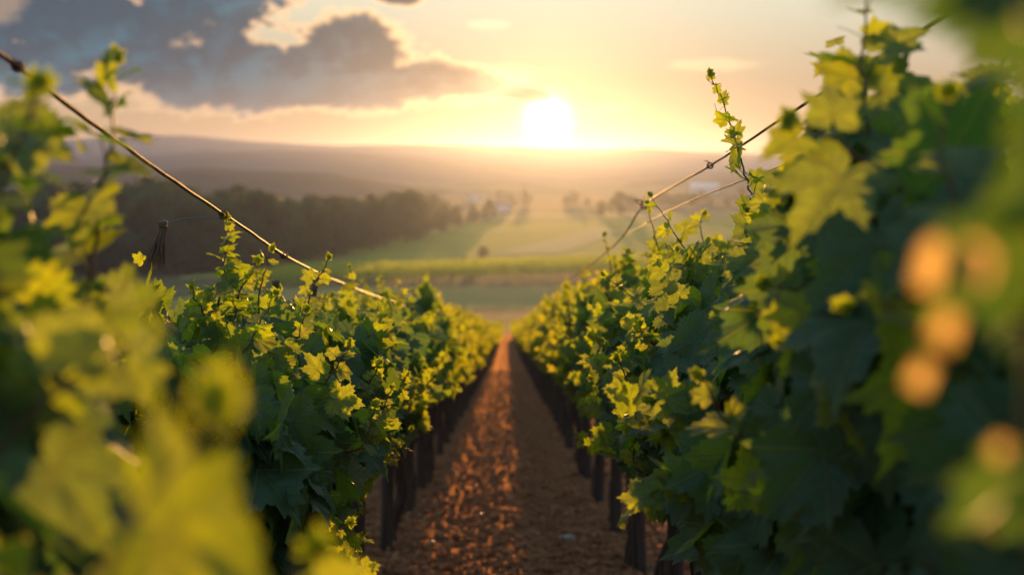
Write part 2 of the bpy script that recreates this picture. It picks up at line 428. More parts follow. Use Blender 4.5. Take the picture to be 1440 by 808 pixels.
def ground_at_px(px, py, lift=0.0):
    """where the valley floor is seen at a photo pixel (flat part)"""
    d = RY @ Vector(((px - 720) / FPX, (404 - py) / FPX, -1.0))
    k = (VALLEY - CAM_H) / d.z
    p = d * k
    return np.array((p.x, p.y))
def patch(name, quad, m_, lift, n=24):
    q = [ground_at_px(*c) for c in quad]
    u, v = np.meshgrid(np.linspace(0, 1, n), np.linspace(0, 1, n))
    u = u[..., None]; v = v[..., None]
    P = (q[0] * (1 - u) + q[1] * u) * (1 - v) + (q[3] * (1 - u) + q[2] * u) * v
    wob = vnoise(P[..., 0], P[..., 1], 1 / 30.0, 2) * 1.2
    edge = ((u[..., 0] == 0) | (u[..., 0] == 1) | (v[..., 0] == 0) | (v[..., 0] == 1))
    P = P + (wob * edge)[..., None]
    Z = H(P[..., 0], P[..., 1]) + lift
    mb = MB(); mb.add(np.concatenate([P, Z[..., None]], -1), grid_faces(n, n))
    return tag(mb.build(name, m_), kind='structure')
patch('green_field', [(250, 392), (1250, 372), (1180, 303), (640, 314)], M_FIELD, 0.10)
patch('pale_field', [(690, 359), (790, 357), (872, 328), (850, 318)], M_STUB, 0.20)
patch('mown_field', [(640, 313), (1180, 303), (1120, 296), (690, 301)], M_BROWN, 0.12)
patch('field_track', [(250, 396), (820, 371), (820, 368.5), (250, 392.5)], M_STUB, 0.22)
patch('dry_field', [(150, 452), (1250, 452), (1100, 404), (330, 410)], M_BROWN, 0.10)

def ridge(name, D, prof, width, m_, bump, bs, seed=0.0):
    """a range of hills whose crest stands D metres off with the given skyline"""
    px = np.array([p[0] for p in prof], float); py = np.array([p[1] for p in prof], float)
    n = 260; X = np.linspace(px[0], px[-1], n)
    Y = np.interp(X, px, py)
    k = np.hanning(15); k /= k.sum(); Y = np.convolve(np.pad(Y, 7, mode='edge'), k, 'valid')
    cr_ = np.array([at(a, b, D) for a, b in zip(X, Y)])
    s = np.concatenate([np.linspace(-1, 1, 60)])
    rows = []
    for q in s:
        w_ = 0.5 + 0.5 * math.cos(math.pi * q)
        x = cr_[:, 0] * (1 + q * width / D); y = cr_[:, 1] + q * width
        base = VALLEY - 6.0
        wand = 0.25 * vnoise(x + seed, y, 3.0 / width, 3) * (1 - w_) * w_ * 4
        z = base + (cr_[:, 2] - base) * np.clip(w_ + wand * 0.6, 0, 1) + bump * vnoise(x + seed, y, bs, 4, 0.6) * min(1, w_ * 1.5)
        rows.append(np.stack([x, y, z], -1))
    mb = MB(); mb.add(np.array(rows), grid_faces(len(s), n))
    return tag(mb.build(name, m_), kind='structure')
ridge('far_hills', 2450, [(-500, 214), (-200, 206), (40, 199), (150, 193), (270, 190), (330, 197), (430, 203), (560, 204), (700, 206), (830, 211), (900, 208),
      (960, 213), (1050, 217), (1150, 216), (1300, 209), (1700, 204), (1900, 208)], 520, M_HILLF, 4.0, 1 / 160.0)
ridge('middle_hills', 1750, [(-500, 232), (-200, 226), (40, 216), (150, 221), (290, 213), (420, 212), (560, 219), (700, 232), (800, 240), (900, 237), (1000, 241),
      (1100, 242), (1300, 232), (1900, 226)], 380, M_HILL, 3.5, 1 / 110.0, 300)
ridge('near_hills', 1000, [(-500, 228), (-200, 230), (60, 231), (140, 234), (190, 243), (240, 238), (290, 234), (370, 240), (440, 243), (500, 248), (540, 256), (600, 266),
      (700, 276), (1900, 290)], 210, M_HILLN, 3.2, 1 / 34.0, 700)
ridge('hazy_rise', 1330, [(300, 290), (520, 268), (640, 258), (740, 254), (830, 262), (900, 255), (990, 252), (1100, 246), (1300, 240), (1900, 240)], 240, M_HILLN, 3.0, 1 / 40.0, 1500)

# ------------------------------------------------------------------ haze
bpy_m, t, o = mat('haze air')
hz = t.new('ShaderNodeVolumePrincipled')
hz.inputs['Color'].default_value = (0.42, 0.60, 1.0, 1); hz.inputs['Density'].default_value = 0.00020; hz.inputs['Anisotropy'].default_value = 0.15
hy = t.new('ShaderNodeVolumePrincipled')                      # coarse droplets: the glow round a low sun
hy.inputs['Color'].default_value = (1.0, 0.64, 0.36, 1); hy.inputs['Density'].default_value = 0.000040; hy.inputs['Anisotropy'].default_value = 0.86
ad = t.new('ShaderNodeAddShader'); t.l.new(hz.outputs[0], ad.inputs[0]); t.l.new(hy.outputs[0], ad.inputs[1])
t.l.new(ad.outputs[0], o.inputs['Volume'])
mb = MB()
x0, x1, y0, y1, z0, z1 = -3300, 3300, -85, 4300, VALLEY - 22, 57
v = np.array([(x, y, z) for x in (x0, x1) for y in (y0, y1) for z in (z0, z1)])
mb.add(v, [(0, 1, 3), (0, 3, 2), (4, 6, 7), (4, 7, 5), (0, 4, 5), (0, 5, 1), (2, 3, 7), (2, 7, 6), (0, 2, 6), (0, 6, 4), (1, 5, 7), (1, 7, 3)])
tag(mb.build('haze', bpy_m, smooth=False), kind='stuff')


# ------------------------------------------------------------------ grape leaf templates
def leaf_template(nang, rings, seed, teeth=0.07):
    g = np.random.default_rng(seed)
    ca = np.array([0, 14, 27, 40, 51, 62, 80, 96, 110, 128, 150, 168, 180.0])
    cr0 = np.array([1.0, .80, .62, .74, .86, .72, .52, .62, .70, .60, .46, .30, .07])
    th = np.linspace(-180, 180, nang, endpoint=False) + 180.0 / nang * 0
    jl = 1 + g.uniform(-.1, .1, len(ca)); jr = 1 + g.uniform(-.1, .1, len(ca)); jr[0] = jl[0]; jr[-1] = jl[-1]
    r = np.where(th >= 0, np.interp(np.abs(th), ca, cr0 * jr), np.interp(np.abs(th), ca, cr0 * jl))
    if teeth and nang >= 24:
        r = r * (1 + teeth * np.where(np.arange(nang) % 2 == 0, 1, -1) * (0.6 + 0.8 * g.random(nang)))
    tr = np.radians(th)
    fold = g.uniform(0.05, 0.30); droop = g.uniform(0.05, 0.32); tw = g.uniform(-.12, .12); cup = g.uniform(-.1, .16)
    V = [(0, 0)]
    for q in rings: V += list(zip(np.sin(tr) * r * q, np.cos(tr) * r * q))
    V = np.array(V); x, y = V[:, 0], V[:, 1]; rad = np.hypot(x, y); a = np.abs(np.arctan2(x, y))
    corr = 0.5 - 0.5 * np.cos(np.clip(np.minimum(np.minimum(np.abs(a - 0), np.abs(a - .89)), np.abs(a - 1.9)) / 0.45, 0, 1) * math.pi)
    z = fold * np.abs(x) * 0.8 - droop * y * np.abs(y) - cup * rad ** 2 + 0.055 * corr * np.clip(rad * 2, 0, 1) + tw * x * y
    z = z + 0.045 * np.sin(x * 9 + g.uniform(0, 6)) * np.sin(y * 8 + g.uniform(0, 6)) * rad
    n = nang; f = [(0, 1 + (i + 1) % n, 1 + i) for i in range(n)]
    for k in range(len(rings) - 1):
        b0 = 1 + k * n; b1 = b0 + n
        for i in range(n):
            j = (i + 1) % n
            f += [(b0 + i, b0 + j, b1 + j), (b0 + i, b1 + j, b1 + i)]
    # leave the base notch open: drop the triangles that span it
    f = np.array(f)[:, ::-1]
    return np.stack([x, y, z], -1), f
HI = [leaf_template(56, (.4, .75, 1.0), s) for s in range(8)]
MID = [leaf_template(28, (.55, 1.0), s + 20, .05) for s in range(6)]
LOW = [leaf_template(12, (1.0,), s + 40, 0) for s in range(5)]

def norm(a): return a / (np.linalg.norm(a, axis=-1, keepdims=True) + 1e-9)
def put_leaves(mb, temps, P, mid, nor, size, tint, g, matidx=0):
    mid = norm(mid); z = norm(nor - (nor * mid).sum(-1, keepdims=True) * mid); x = np.cross(mid, z)
    pick = g.integers(0, len(temps), len(P))
    for k, (tv, tf) in enumerate(temps):
        i = np.where(pick == k)[0]
        if len(i) == 0: continue
        s = size[i][:, None, None]
        W = P[i][:, None, :] + s * (tv[None, :, 0:1] * x[i][:, None] + tv[None, :, 1:2] * mid[i][:, None] + tv[None, :, 2:3] * z[i][:, None])
        nv = len(tv)
        Fa = tf[None] + (np.arange(len(i)) * nv)[:, None, None]
        A = np.empty((len(i), nv, 3)); A[..., 0] = tv[:, 0]; A[..., 1] = tv[:, 1]; A[..., 2] = tint[i][:, None]
        mb.add(W.reshape(-1, 3), Fa.reshape(-1, 3), matidx, A.reshape(-1, 3))

def canopy(mb, temps, g, n, length, zb, zt, wid, seed, size=(0.085, 0.16), nyoung=34, ysize=(.028, .082), small=None):
    """leaves of one vine, about the row line; local origin at the foot of the vine; +y runs along the row"""
    small = small or temps
    def surf(y, h, side):
        top = zt + 0.10 * vnoise(y * 2.1 + seed, y * 0 + seed, 1.0, 3)
        bot = zb + 0.13 * vnoise(y * 2.6 + seed + 40, y * 0, 1.0, 3)
        z = bot + (top - bot) * h
        prof = np.interp(h, [0, .12, .45, .75, .92, 1.0], [.40, .78, 1.0, .9, .6, .15])
        bul = 1 + 0.34 * vnoise(y * 1.9 + seed * 3, z * 1.9 + 9, 1.0, 3)
        return z, prof, wid * prof * bul
    # grown leaves hanging in layers
    y = g.uniform(-length / 2, length / 2, n); h = g.beta(1.1, 1.1, n); side = np.where(g.random(n) < 0.5, -1.0, 1.0)
    z, prof, w_ = surf(y, h, side)
    dep = g.random(n) ** 1.8
    x = side * w_ * (1 - 0.8 * dep) + g.normal(0, 0.025, n)
    out = np.stack([side * (0.35 + .7 * prof), g.normal(-.45, .35, n), 0.30 + 1.0 * h ** 2 + g.normal(0, .2, n)], -1)
    inner = g.random(n) < 0.12
    out[inner] = g.normal(0, 1, (inner.sum(), 3))
    out = norm(norm(out) + g.normal(0, .33, (n, 3)))
    mid = np.stack([side * 0.30 + g.normal(0, .35, n), g.normal(0, .5, n), -0.9 + 0.45 * h + g.normal(0, .25, n)], -1)
    s = g.uniform(size[0], size[1], n) * np.interp(h, [0, .7, 1], [1.05, 1.0, .65])
    tint = np.clip(np.interp(h, [0, .6, 1], [0.0, .05, .35]) + g.normal(0, .09, n) - 0.15 * dep, 0, 1)
    yl = g.random(n) < 0.05
    tint[yl] = np.clip(tint[yl] + .5, 0, 1)
    put_leaves(mb, temps, np.stack([x, y, z], -1), mid, out, s, tint, g)
    # tufts of young leaves at the ends of side shoots
    ty = g.uniform(-length / 2, length / 2, nyoung); th = g.beta(2.0, 1.0, nyoung); ts = np.where(g.random(nyoung) < .5, -1., 1.)
    tz, tp, tw = surf(ty, th, ts)
    k = 8; q = np.repeat(np.arange(nyoung), k); m_ = len(q); a = np.tile(np.linspace(0, 1, k), nyoung)      # a: base to tip
    dirs = norm(np.stack([ts * (1.1 - th), g.normal(-.1, .35, nyoung), -.25 + 1.3 * th ** 2 + g.normal(0, .25, nyoung)], -1))
    ln = g.uniform(.10, .26, nyoung)
    P = np.stack([ts * tw, ty, tz], -1)[q] + dirs[q] * (a * ln[q])[:, None] + g.normal(0, .016, (m_, 3)) * (1.3 - a)[:, None]
    sz = (ysize[1] * (1 - a) ** .8 + ysize[0] * .8) * g.uniform(.75, 1.25, m_)
    put_leaves(mb, small, P, dirs[q] * .5 + g.normal(0, .7, (m_, 3)) - np.array((0, 0, .2)), dirs[q] * .4 + g.normal(0, .5, (m_, 3)) + np.array((0, -.7, .3)), sz,
               np.clip(.25 + .7 * a + g.normal(0, .17, m_), 0, 1), g)

def shoot(mb, pts, g, leaf0=0.075, stem_r=0.0034, temps=None, step=0.045, young=0.35, start=0.0, leaf_mat=0, stem_mat=1, leaf1=0.014, tendril=True):
    """a growing shoot: red brown stem, leaves shrinking towards the tip"""
    temps = temps or HI
    L = np.linalg.norm(np.diff(np.asarray(pts), axis=0), axis=1).sum()
    n = max(8, int(L / 0.02)); C = spline(pts, n)
    C[1:-1] += g.normal(0, 0.0025, (n - 2, 3))
    tube(mb, C, np.linspace(stem_r, stem_r * 0.38, n), 5, stem_mat, (0, 0, .3))
    d = np.gradient(C, axis=0); d = norm(d)
    k = max(3, int(L / step)); P = []; Mi = []; No = []; S = []; Ti = []
    ph = g.uniform(0, 6.28)
    for i in range(k):
        u = start + (1 - start) * (i + 0.5 * g.random()) / k
        j = min(n - 1, int(u * (n - 1)))
        t_ = d[j]
        ref = np.cross(t_, (0.3, 1.0, 0.2)); ref = ref / (np.linalg.norm(ref) + 1e-6); ref2 = np.cross(t_, ref)
        a = ph + i * math.pi + g.normal(0, .5)
        o_ = ref * math.cos(a) + ref2 * math.sin(a)
        s = (leaf0 * (1 - u) ** 0.75 + leaf1) * g.uniform(0.75, 1.2)
        pd = norm(o_ * 0.9 + t_ * 0.6); pl = s * g.uniform(.45, .8)
        e = C[j] + pd * pl
        bend = C[j] + pd * pl * .5 + np.array((0, 0, pl * .07))
        tube(mb, [C[j], bend, e], [stem_r * .35, stem_r * .28, stem_r * .25], 4, stem_mat, (0, 0, .4), cap=False)
        P.append(e); Mi.append(o_ * 0.8 + np.array((0, 0, -0.55 * (1 - u))) + t_ * (0.25 + 0.5 * u) + g.normal(0, .22, 3))
        No.append(t_ * 0.5 + np.array((0, -0.7, .35)) + g.normal(0, .38, 3)); S.append(s); Ti.append(np.clip(young + u * 0.75 + g.normal(0, .14), 0, 1))
        if tendril and g.random() < 0.18 and L > .15:
            tl_ = g.uniform(.04, .09); q = np.linspace(0, 1, 9)[:, None]
            side_ = norm(-o_ + t_ * .8); hook = np.cross(side_, t_)
            cur = C[j] + side_ * q * tl_ + hook * np.sin(q * 4.5) * tl_ * .2 * q + np.array((0, 0, -1)) * (q ** 2) * tl_ * .3
            tube(mb, cur, np.linspace(.0009, .0005, 9), 4, stem_mat, (0, 0, .6), cap=False)
    for q in range(4):                                         # folded tip
        P.append(C[-1]); Mi.append(d[-1] + g.normal(0, .45, 3)); No.append(g.normal(0, 1, 3)); S.append(leaf1 * g.uniform(.8, 1.6)); Ti.append(1.0)
    put_leaves(mb, temps, np.array(P), np.array(Mi), np.array(No), np.array(S), np.array(Ti), g, leaf_mat)

def trunk_mesh(g, top):
    mb = MB(); k = 14
    z = np.linspace(-0.06, top, k)
    x = 0.035 * np.sin(z * 5 + g.uniform(0, 6)) + 0.02 * np.sin(z * 11 + g.uniform(0, 6)); y = 0.04 * np.sin(z * 4.3 + g.uniform(0, 6))
    x -= x[0]; y -= y[0]
    r = np.interp(z, [-.06, .05, .5, top], [.062, .046, .036, .040]) * (1 + g.normal(0, .07, k))
    tube(mb, np.stack([x, y, z], -1), r, 10, 0, wob=.09)
    return mb, np.array((x[-1], y[-1], top))
def cordon_mesh(g, p0, length):
    mb = MB()
    for s in (-1, 1):
        q = np.linspace(0, 1, 9)
        P = np.stack([p0[0] * (1 - q) + .03 * np.sin(q * 7 + g.uniform(0, 6)) * q, p0[1] + s * q * length / 2, p0[2] - .02 + .06 * q + .03 * np.sin(q * 9)], -1)
        tube(mb, P, np.linspace(.030, .014, 9), 7, 0, wob=.12)
    return mb

# ------------------------------------------------------------------ the two rows
ROWX = {'left': -0.80, 'right': 0.80}
ZT = {'left': 1.53, 'right': 1.73}
GROUPV = {'left': 'grapevines of the left hand row', 'right': 'grapevines of the right hand row'}
GROUPP = {'left': 'wooden stakes of the left hand row', 'right': 'wooden stakes of the right hand row'}
STARTY = {'left': 1.6, 'right': 1.05}
STEPY = {'left': 1.6, 'right': 1.55}
ORD = ['nearest', 'second', 'third', 'fourth', 'fifth', 'sixth', 'seventh', 'eighth', 'ninth', 'tenth', 'eleventh', 'twelfth']

# stray shoots read off the photograph: row, [(px, py, metres)], leaf size, leaf youth
SPECIAL = [
 ('right', [(1075, 372, 3.05), (1058, 280, 3.1), (1032, 190, 3.2), (999, 104, 3.3)], .058, .3, .022),
 ('right', [(1226, 330, 1.75), (1218, 180, 1.75), (1214, 90, 1.75), (1222, -25, 1.78)], .080, .10, .036),
 ('right', [(1010, 420, 4.0), (960, 345, 4.0), (915, 274, 4.05)], .075, .35, .05),
 ('right', [(960, 475, 4.1), (900, 425, 4.1), (848, 386, 4.1)], .065, .35, .045),
 ('right', [(930, 570, 4.2), (885, 535, 4.15), (852, 484, 4.1)], .075, .45, .045),
 ('right', [(960, 655, 4.3), (895, 650, 4.25), (846, 633, 4.2)], .070, .3, .045),
 ('right', [(1130, 690, 2.1), (1045, 620, 2.05), (982, 528, 2.0)], .085, .55, .05),
 ('right', [(945, 470, 4.7), (930, 370, 4.7), (910, 285, 4.7)], .060, .4, .045),
 ('right', [(870, 470, 6.4), (862, 400, 6.4), (850, 330, 6.4)], .075, .5, .05),
 ('right', [(1000, 380, 5.0), (985, 320, 5.0), (990, 300, 5.0)], .07, .5, .05),
 ('right', [(1190, 470, 1.9), (1150, 420, 1.85), (1075, 400, 1.8)], .095, .4, .05),
 ('right', [(1330, 300, 1.5), (1180, 200, 1.5), (1110, 170, 1.5)], .10, .05, .045),
 ('right', [(1400, 420, 1.25), (1330, 250, 1.25), (1335, 130, 1.25)], .09, .0, .05),
 ('right', [(1490, -160, .50), (1480, 60, .47), (1500, 420, .47), (1500, 700, .5), (1500, 950, .5)], .062, -.8, .05),
 ('right', [(1452, -160, .58), (1440, 60, .55), (1452, 300, .54), (1446, 620, .55), (1460, 950, .57)], .062, -.9, .05),
 ('left', [(306, 440, 3.3), (316, 370, 3.3), (319, 306, 3.35)], .065, .5, .018),
 ('left', [(120, 520, 1.55), (135, 330, 1.55), (155, 190, 1.55), (162, 82, 1.6)], .080, .20, .022),
 ('left', [(-30, 420, 1.15), (0, 280, 1.15), (30, 190, 1.15), (55, 118, 1.15)], .060, .05, .022),
 ('left', [(330, 510, 3.0), (360, 465, 3.0), (388, 412, 3.05)], .060, .5, .035),
 ('left', [(365, 540, 3.3), (412, 508, 3.3), (430, 435, 3.3)], .060, .5, .035),
 ('left', [(430, 600, 3.2), (462, 530, 3.15), (492, 484, 3.15)], .075, .55, .035),
 ('left', [(395, 790, 3.1), (440, 760, 3.05), (492, 735, 3.0)], .055, .55, .035),
 ('left', [(500, 560, 5.2), (535, 545, 5.1), (585, 535, 5.0)], .07, .5, .04),
 ('left', [(490, 480, 5.4), (494, 430, 5.4), (492, 375, 5.4)], .06, .55, .04),
 ('left', [(570, 520, 8.2), (578, 470, 8.2), (580, 408, 8.2)], .07, .6, .05),
 ('left', [(60, 1000, .58), (140, 830, .56), (215, 690, .56), (300, 570, .58)], .080, 1.0, .05),
 ('left', [(300, 960, .85), (380, 860, .85), (440, 770, .85)], .065, .85, .05),
 ('left', [(-60, 700, 1.0), (60, 560, 1.0), (210, 470, 1.0)], .075, .3, .05),
 ('right', [(1260, 560, 1.75), (1180, 500, 1.65), (1098, 480, 1.6)], .085, .5, .05),
 ('right', [(1190, 330, 2.1), (1140, 290, 2.05), (1110, 235, 2.0)], .085, .5, .05),
 ('right', [(1200, 760, 2.0), (1120, 700, 1.95), (1030, 690, 1.9)], .08, .45, .05),
 ('right', [(1330, 480, 1.45), (1270, 420, 1.4), (1190, 430, 1.35)], .085, .4, .05),
]
VARI = {}
def place_row(rowname):
    X = ROWX[rowname]; rs = 1 if rowname == 'left' else 2
    y = STARTY[rowname]; k = 0
    while y < 128:
        g = np.random.default_rng(100 * rs + k)
        gz = float(soil_h(np.array(X), np.array(y)))
        near = y < 8.4
        cy_, ln_ = {('left', 0): (1.0, .85), ('left', 1): (3.5, 1.6)}.get((rowname, k), (y + 0.30, STEPY[rowname] * 1.12))
        loc = (X, cy_, gz - SLOPE * (cy_ - y))
        zt = ZT[rowname] + (0 if k > 3 else {'left': (.10, -.06, -.06, -.04), 'right': (.02, -.12, -.12, -.08)}[rowname][k])
        if near:
            vn = empty('grapevine', loc)
            tm, top = trunk_mesh(g, .92); tm.build('trunk', M_BARK, vn)
            cordon_mesh(g, top, STEPY[rowname]).build('cordon', M_BARK, vn)
            temps = HI if y < 6.0 else MID
            mb = MB(); canopy(mb, temps, g, int(620 * min(1, ln_ / 1.7)), ln_, (.92 if y < 4.5 else 1.10), zt, .34 if y < 4.5 else .31, 10 * rs + k, nyoung=22 if y > 4 else 15, small=temps)
            mb.build('crown', [M_LEAF, M_STEM], vn)
            for q in range(17):                                  # upright and outward shoots
                sd = -1 if rowname == 'right' else 1
                yy = g.uniform(-.44, .44) * ln_; up = q < 9; lo = .45 if (rowname == 'left' and k < 1) else 1.0
                if up:
                    p0 = np.array((g.uniform(-.14, .14), yy, zt - .25)); p1 = p0 + (g.uniform(-.1, .1), g.uniform(-.1, .1), lo * g.uniform(.20, .32)); p2 = p1 + (g.uniform(-.1, .1), g.uniform(-.12, .08), lo * g.uniform(.05, .20))
                else:
                    p0 = np.array((sd * .2, yy, g.uniform(1.0, zt - .3))); p1 = p0 + (sd * g.uniform(.14, .22), g.uniform(-.1, .1), g.uniform(0, .12)); p2 = p1 + (sd * g.uniform(.04, .1), g.uniform(-.18, .05), g.uniform(.04, .16))
                if y < 1.8 and (not up or q > 2): continue
                if q % 2 and (y < 4 or not up): continue
                mb = MB(); shoot(mb, [p0, p1, p2], g, g.uniform(.035, .065), .0042, temps, .025, .4)
                mb.build('shoot', [M_LEAF, M_STEM], vn)
        else:
            far = y > 26
            key = (rowname, 'far' if far else 'mid')
            if key not in VARI: VARI[key] = []
            if len(VARI[key]) < (3 if far else 5):
                vn = empty('grapevine', loc)
                tm, top = trunk_mesh(g, .92); tm.build('trunk', M_BARK, vn)
                mb = MB()
                if far: canopy(mb, LOW, g, 420, STEPY[rowname] * 1.1, 1.1, zt, .30, 31 * rs + k, (.09, .14), 36, (.04, .075))
                else: canopy(mb, MID, g, 600, STEPY[rowname] * 1.12, 1.1, zt, .30, 31 * rs + k, nyoung=36, small=LOW)
                for q in range(15):
                    p0 = np.array((g.uniform(-.16, .16), g.uniform(-.7, .7), zt - .2)); p1 = p0 + (g.uniform(-.08, .08), g.uniform(-.1, .1), g.uniform(.15, .28)); p2 = p1 + (g.uniform(-.08, .08), g.uniform(-.1, .1), g.uniform(.05, .22))
                    shoot(mb, [p0, p1, p2], g, .065, .0032, LOW if far else MID, .045, .45, tendril=False)
                mb.build('crown', [M_LEAF_FAR, M_STEM], vn)
                VARI[key].append(vn)
            else:
                vn = copy_tree(VARI[key][int(g.integers(0, len(VARI[key])))]); vn.location = loc
                s_ = g.uniform(.95, 1.06); vn.scale = (g.uniform(.92, 1.08) * (1 if g.random() < .5 else 1), 1.0, s_)
        NEARV.append((rowname, y, vn))
        if k < len(ORD):
            what = ['its huge leaves blurred right before the camera', 'large leaves slightly out of focus', 'its lobed leaves in sharp focus', 'sharp green leaves and red stems', 'crisp young shoots on its inner side',
                    'leaves just turning soft', 'softly blurred yellow rimmed leaves', 'blurred yellow green leaves', 'blurred dense crown', 'blurred crown glowing at the top', 'small blurred crown', 'small soft crown'][k]
            lb = f'{ORD[k]} vine along the {rowname} row, {what}'
        else: lb = f'small blurred grapevine far down the {rowname} row where the rows converge'
        tag(vn, lb, 'grapevine', GROUPV[rowname])
        # stake
        key = ('post', int(k % 4))
        if key not in VARI:
            mb = MB(); gg = np.random.default_rng(900 + k)
            zz = np.array([-.25, 0, .3, .6, .9, 1.14, 1.155]); rr = np.array([.044, .045, .043, .044, .042, .041, .030])
            tube(mb, np.stack([.008 * np.sin(zz * 3 + k), .008 * np.cos(zz * 2.3 + k), zz], -1), rr, 12, 0, wob=.035)
            VARI[key] = mb.mesh('vineyard_post', [M_POST])
        ps = link_obj('vineyard_post', VARI[key], None, (X, y, gz)); ps.rotation_euler = (g.normal(0, .012), g.normal(0, .015), g.uniform(0, 6.28))
        if k < len(ORD): lb = f'dark wooden stake {ORD[k]} from the camera under the {rowname} vine row'
        else: lb = f'thin dark wooden stake far down the {rowname} row under blurred vines'
        tag(ps, lb, 'post', GROUPP[rowname])
        POSTS.append((rowname, y, gz))
        y += STEPY[rowname]; k += 1
NEARV = []; POSTS = []
place_row('left'); place_row('right')
bpy.context.view_layer.update()
for i, (rowname, P, l0, yg, stp) in enumerate(SPECIAL):
    W = [at(*p) for p in P]
    g = np.random.default_rng(5000 + i)
    yy = W[0][1]
    vn = min((q for q in NEARV if q[0] == rowname), key=lambda q: abs(q[1] - yy))[2]
    mb = MB(); L_ = np.array(vn.location)
    near = P[0][2] < 1.0
    shoot(mb, [w_ - L_ for w_ in W], g, l0, .0036 if P[0][2] > 1.3 else .003, HI, stp, yg)
    mb.build('shoot', [M_LEAF, M_STEM], vn)

# ------------------------------------------------------------------ wires and their ties
def wire(name, P, rad, m_, label, n=80, wob=.0005):
    mb = MB(); C = spline([at(*p) for p in P], n); g = np.random.default_rng(3)
    C[1:-1] += g.normal(0, wob, (n - 2, 3))
    tube(mb, C, rad, 7, 0)
    o = mb.build(name, m_); tag(o, label, 'wire'); return o, C
LW = [(-260, -110, 1.45), (0, 75, 1.95), (160, 195, 2.5), (320, 305, 3.4), (450, 385, 5.0), (575, 433, 9.0), (640, 452, 15.0)]
RW = [(1560, -115, 1.55), (1350, 12, 2.05), (1160, 128, 2.9), (1000, 232, 4.4), (905, 290, 6.2), (858, 350, 7.5), (780, 408, 14.0), (752, 428, 22)]
o1, C1 = wire('trellis_wire', LW, .0048, M_WIRE, 'rusty brown trellis wire sagging along the left vine row above the leaves')
o2, C2 = wire('trellis_wire', RW, .0042, M_WIRE, 'dark rusty trellis wire rising to the upper right above the right vine row')
o3, C3 = wire('guide_wire', [(1330, 150, 2.2), (1190, 198, 2.6), (1080, 240, 3.5), (950, 292, 5.2), (880, 330, 7.5)], .0022, M_WIRE, 'thin guide wire below the rusty wire over the right vine row')
o4, C4 = wire('tie_wire', [(318, 308, 3.38), (285, 306, 3.36), (255, 308, 3.33), (232, 315, 3.3)], .0017, M_STEEL, 'short curved steel wire holding the dried tassel left of the tall shoot', 30, .0002)

def tassel(name, top, length, g, label, dense=26, spread=.025):
    e = empty(name, top); tag(e, label, 'wire tie')
    mb = MB(); 
    k = np.linspace(0, 1, 7)
    tube(mb, np.stack([.002 * np.sin(k * 9), k * 0, .014 - k * .028], -1), [.004, .010, .0125, .011, .010, .008, .004], 9, 0, wob=.15)
    for q in range(3): 
        th = np.linspace(0, 6.28, 14); tube(mb, np.stack([.0115 * np.cos(th), .0115 * np.sin(th), .006 - q * .005 + th * 0], -1), .0022, 5, 0)
    mb.build('knot', M_DRY, e)
    mb = MB()
    for q in range(dense):
        a = g.uniform(0, 6.28); s = g.uniform(.2, 1) * spread; L = length * g.uniform(.55, 1)
        k = np.linspace(0, 1, 7)
        P = np.stack([np.cos(a) * (.006 + s * k ** 1.5) + g.normal(0, .0015, 7) - .02 * k * length / .1, np.sin(a) * (.006 + s * k) + g.normal(0, .0015, 7), -.008 - L * k], -1)
        tube(mb, P, np.linspace(.0022, .0009, 7), 4, 0, cap=False)
    mb.build('fibre', M_DRY, e)
tassel('dried_tassel', at(229, 316, 3.3), .125, np.random.default_rng(1), 'frayed dried fibre tassel hanging from the short steel wire', 60, .022)
tassel('wire_tie', at(388, 398, 4.2), .06, np.random.default_rng(2), 'brown cloth wire tie under the left wire, farther from the tall shoot', 40, .010)
tassel('wire_tie', at(444, 392, 4.7), .07, np.random.default_rng(4), 'brown cloth wire tie touching the left wire above the vine tops', 40, .012)
def knot(P, label, s=.010):
    mb = MB(); g = np.random.default_rng(int(abs(P[0]) * 999))
    for q in range(4):
        th = np.linspace(0, 6.28, 12); a = g.uniform(-.4, .4)
        tube(mb, np.stack([P[0] + s * np.cos(th), P[1] + (q - 1.5) * s * .35 + a * s * np.sin(th), P[2] + s * np.sin(th)], -1), s * .3, 5, 0)
    tube(mb, [P + np.array((0, 0, s)), P + np.array((-s * 1.2, 0, s * 1.8)), P + np.array((-s * 2.2, -s, s * 1.6))], s * .16, 5, 0)
    tag(mb.build('wire_knot', M_WIRE), label, 'wire knot')
def on(C, px, py):
    d = [abs(((p[0]) / p[1]) - (px - 720) / FPX - math.tan(YAW)) for p in C]; return C[int(np.argmin(d))]
knot(on(C1, 400, 0), 'small twisted wire knot on the left wire beyond the tall shoot')
knot(on(C1, 320, 0), 'twisted wire knot at the tip of the tall left shoot')
knot(on(C1, 40, 0), 'blurred wire knot on the left wire at the far left of the picture', .008)
knot(on(C2, 998, 0), 'small wire knot on the right wire beside the tall upright shoot')
knot(on(C2, 905, 0), 'twisted wire end where the right wire bends down to the vines', .016)
e_ = on(C2, 905, 0)
mb = MB(); tube(mb, spline([e_, e_ + np.array((-.03, 0, .012)), e_ + np.array((-.045, 0, .03)), e_ + np.array((-.02, 0, .026)), e_ + np.array((.0, 0, .012))], 16), .003, 5, 0)
tag(mb.build('wire_hook', M_WIRE), 'bent loop of wire sticking out left at the bend of the right wire', 'wire hook')

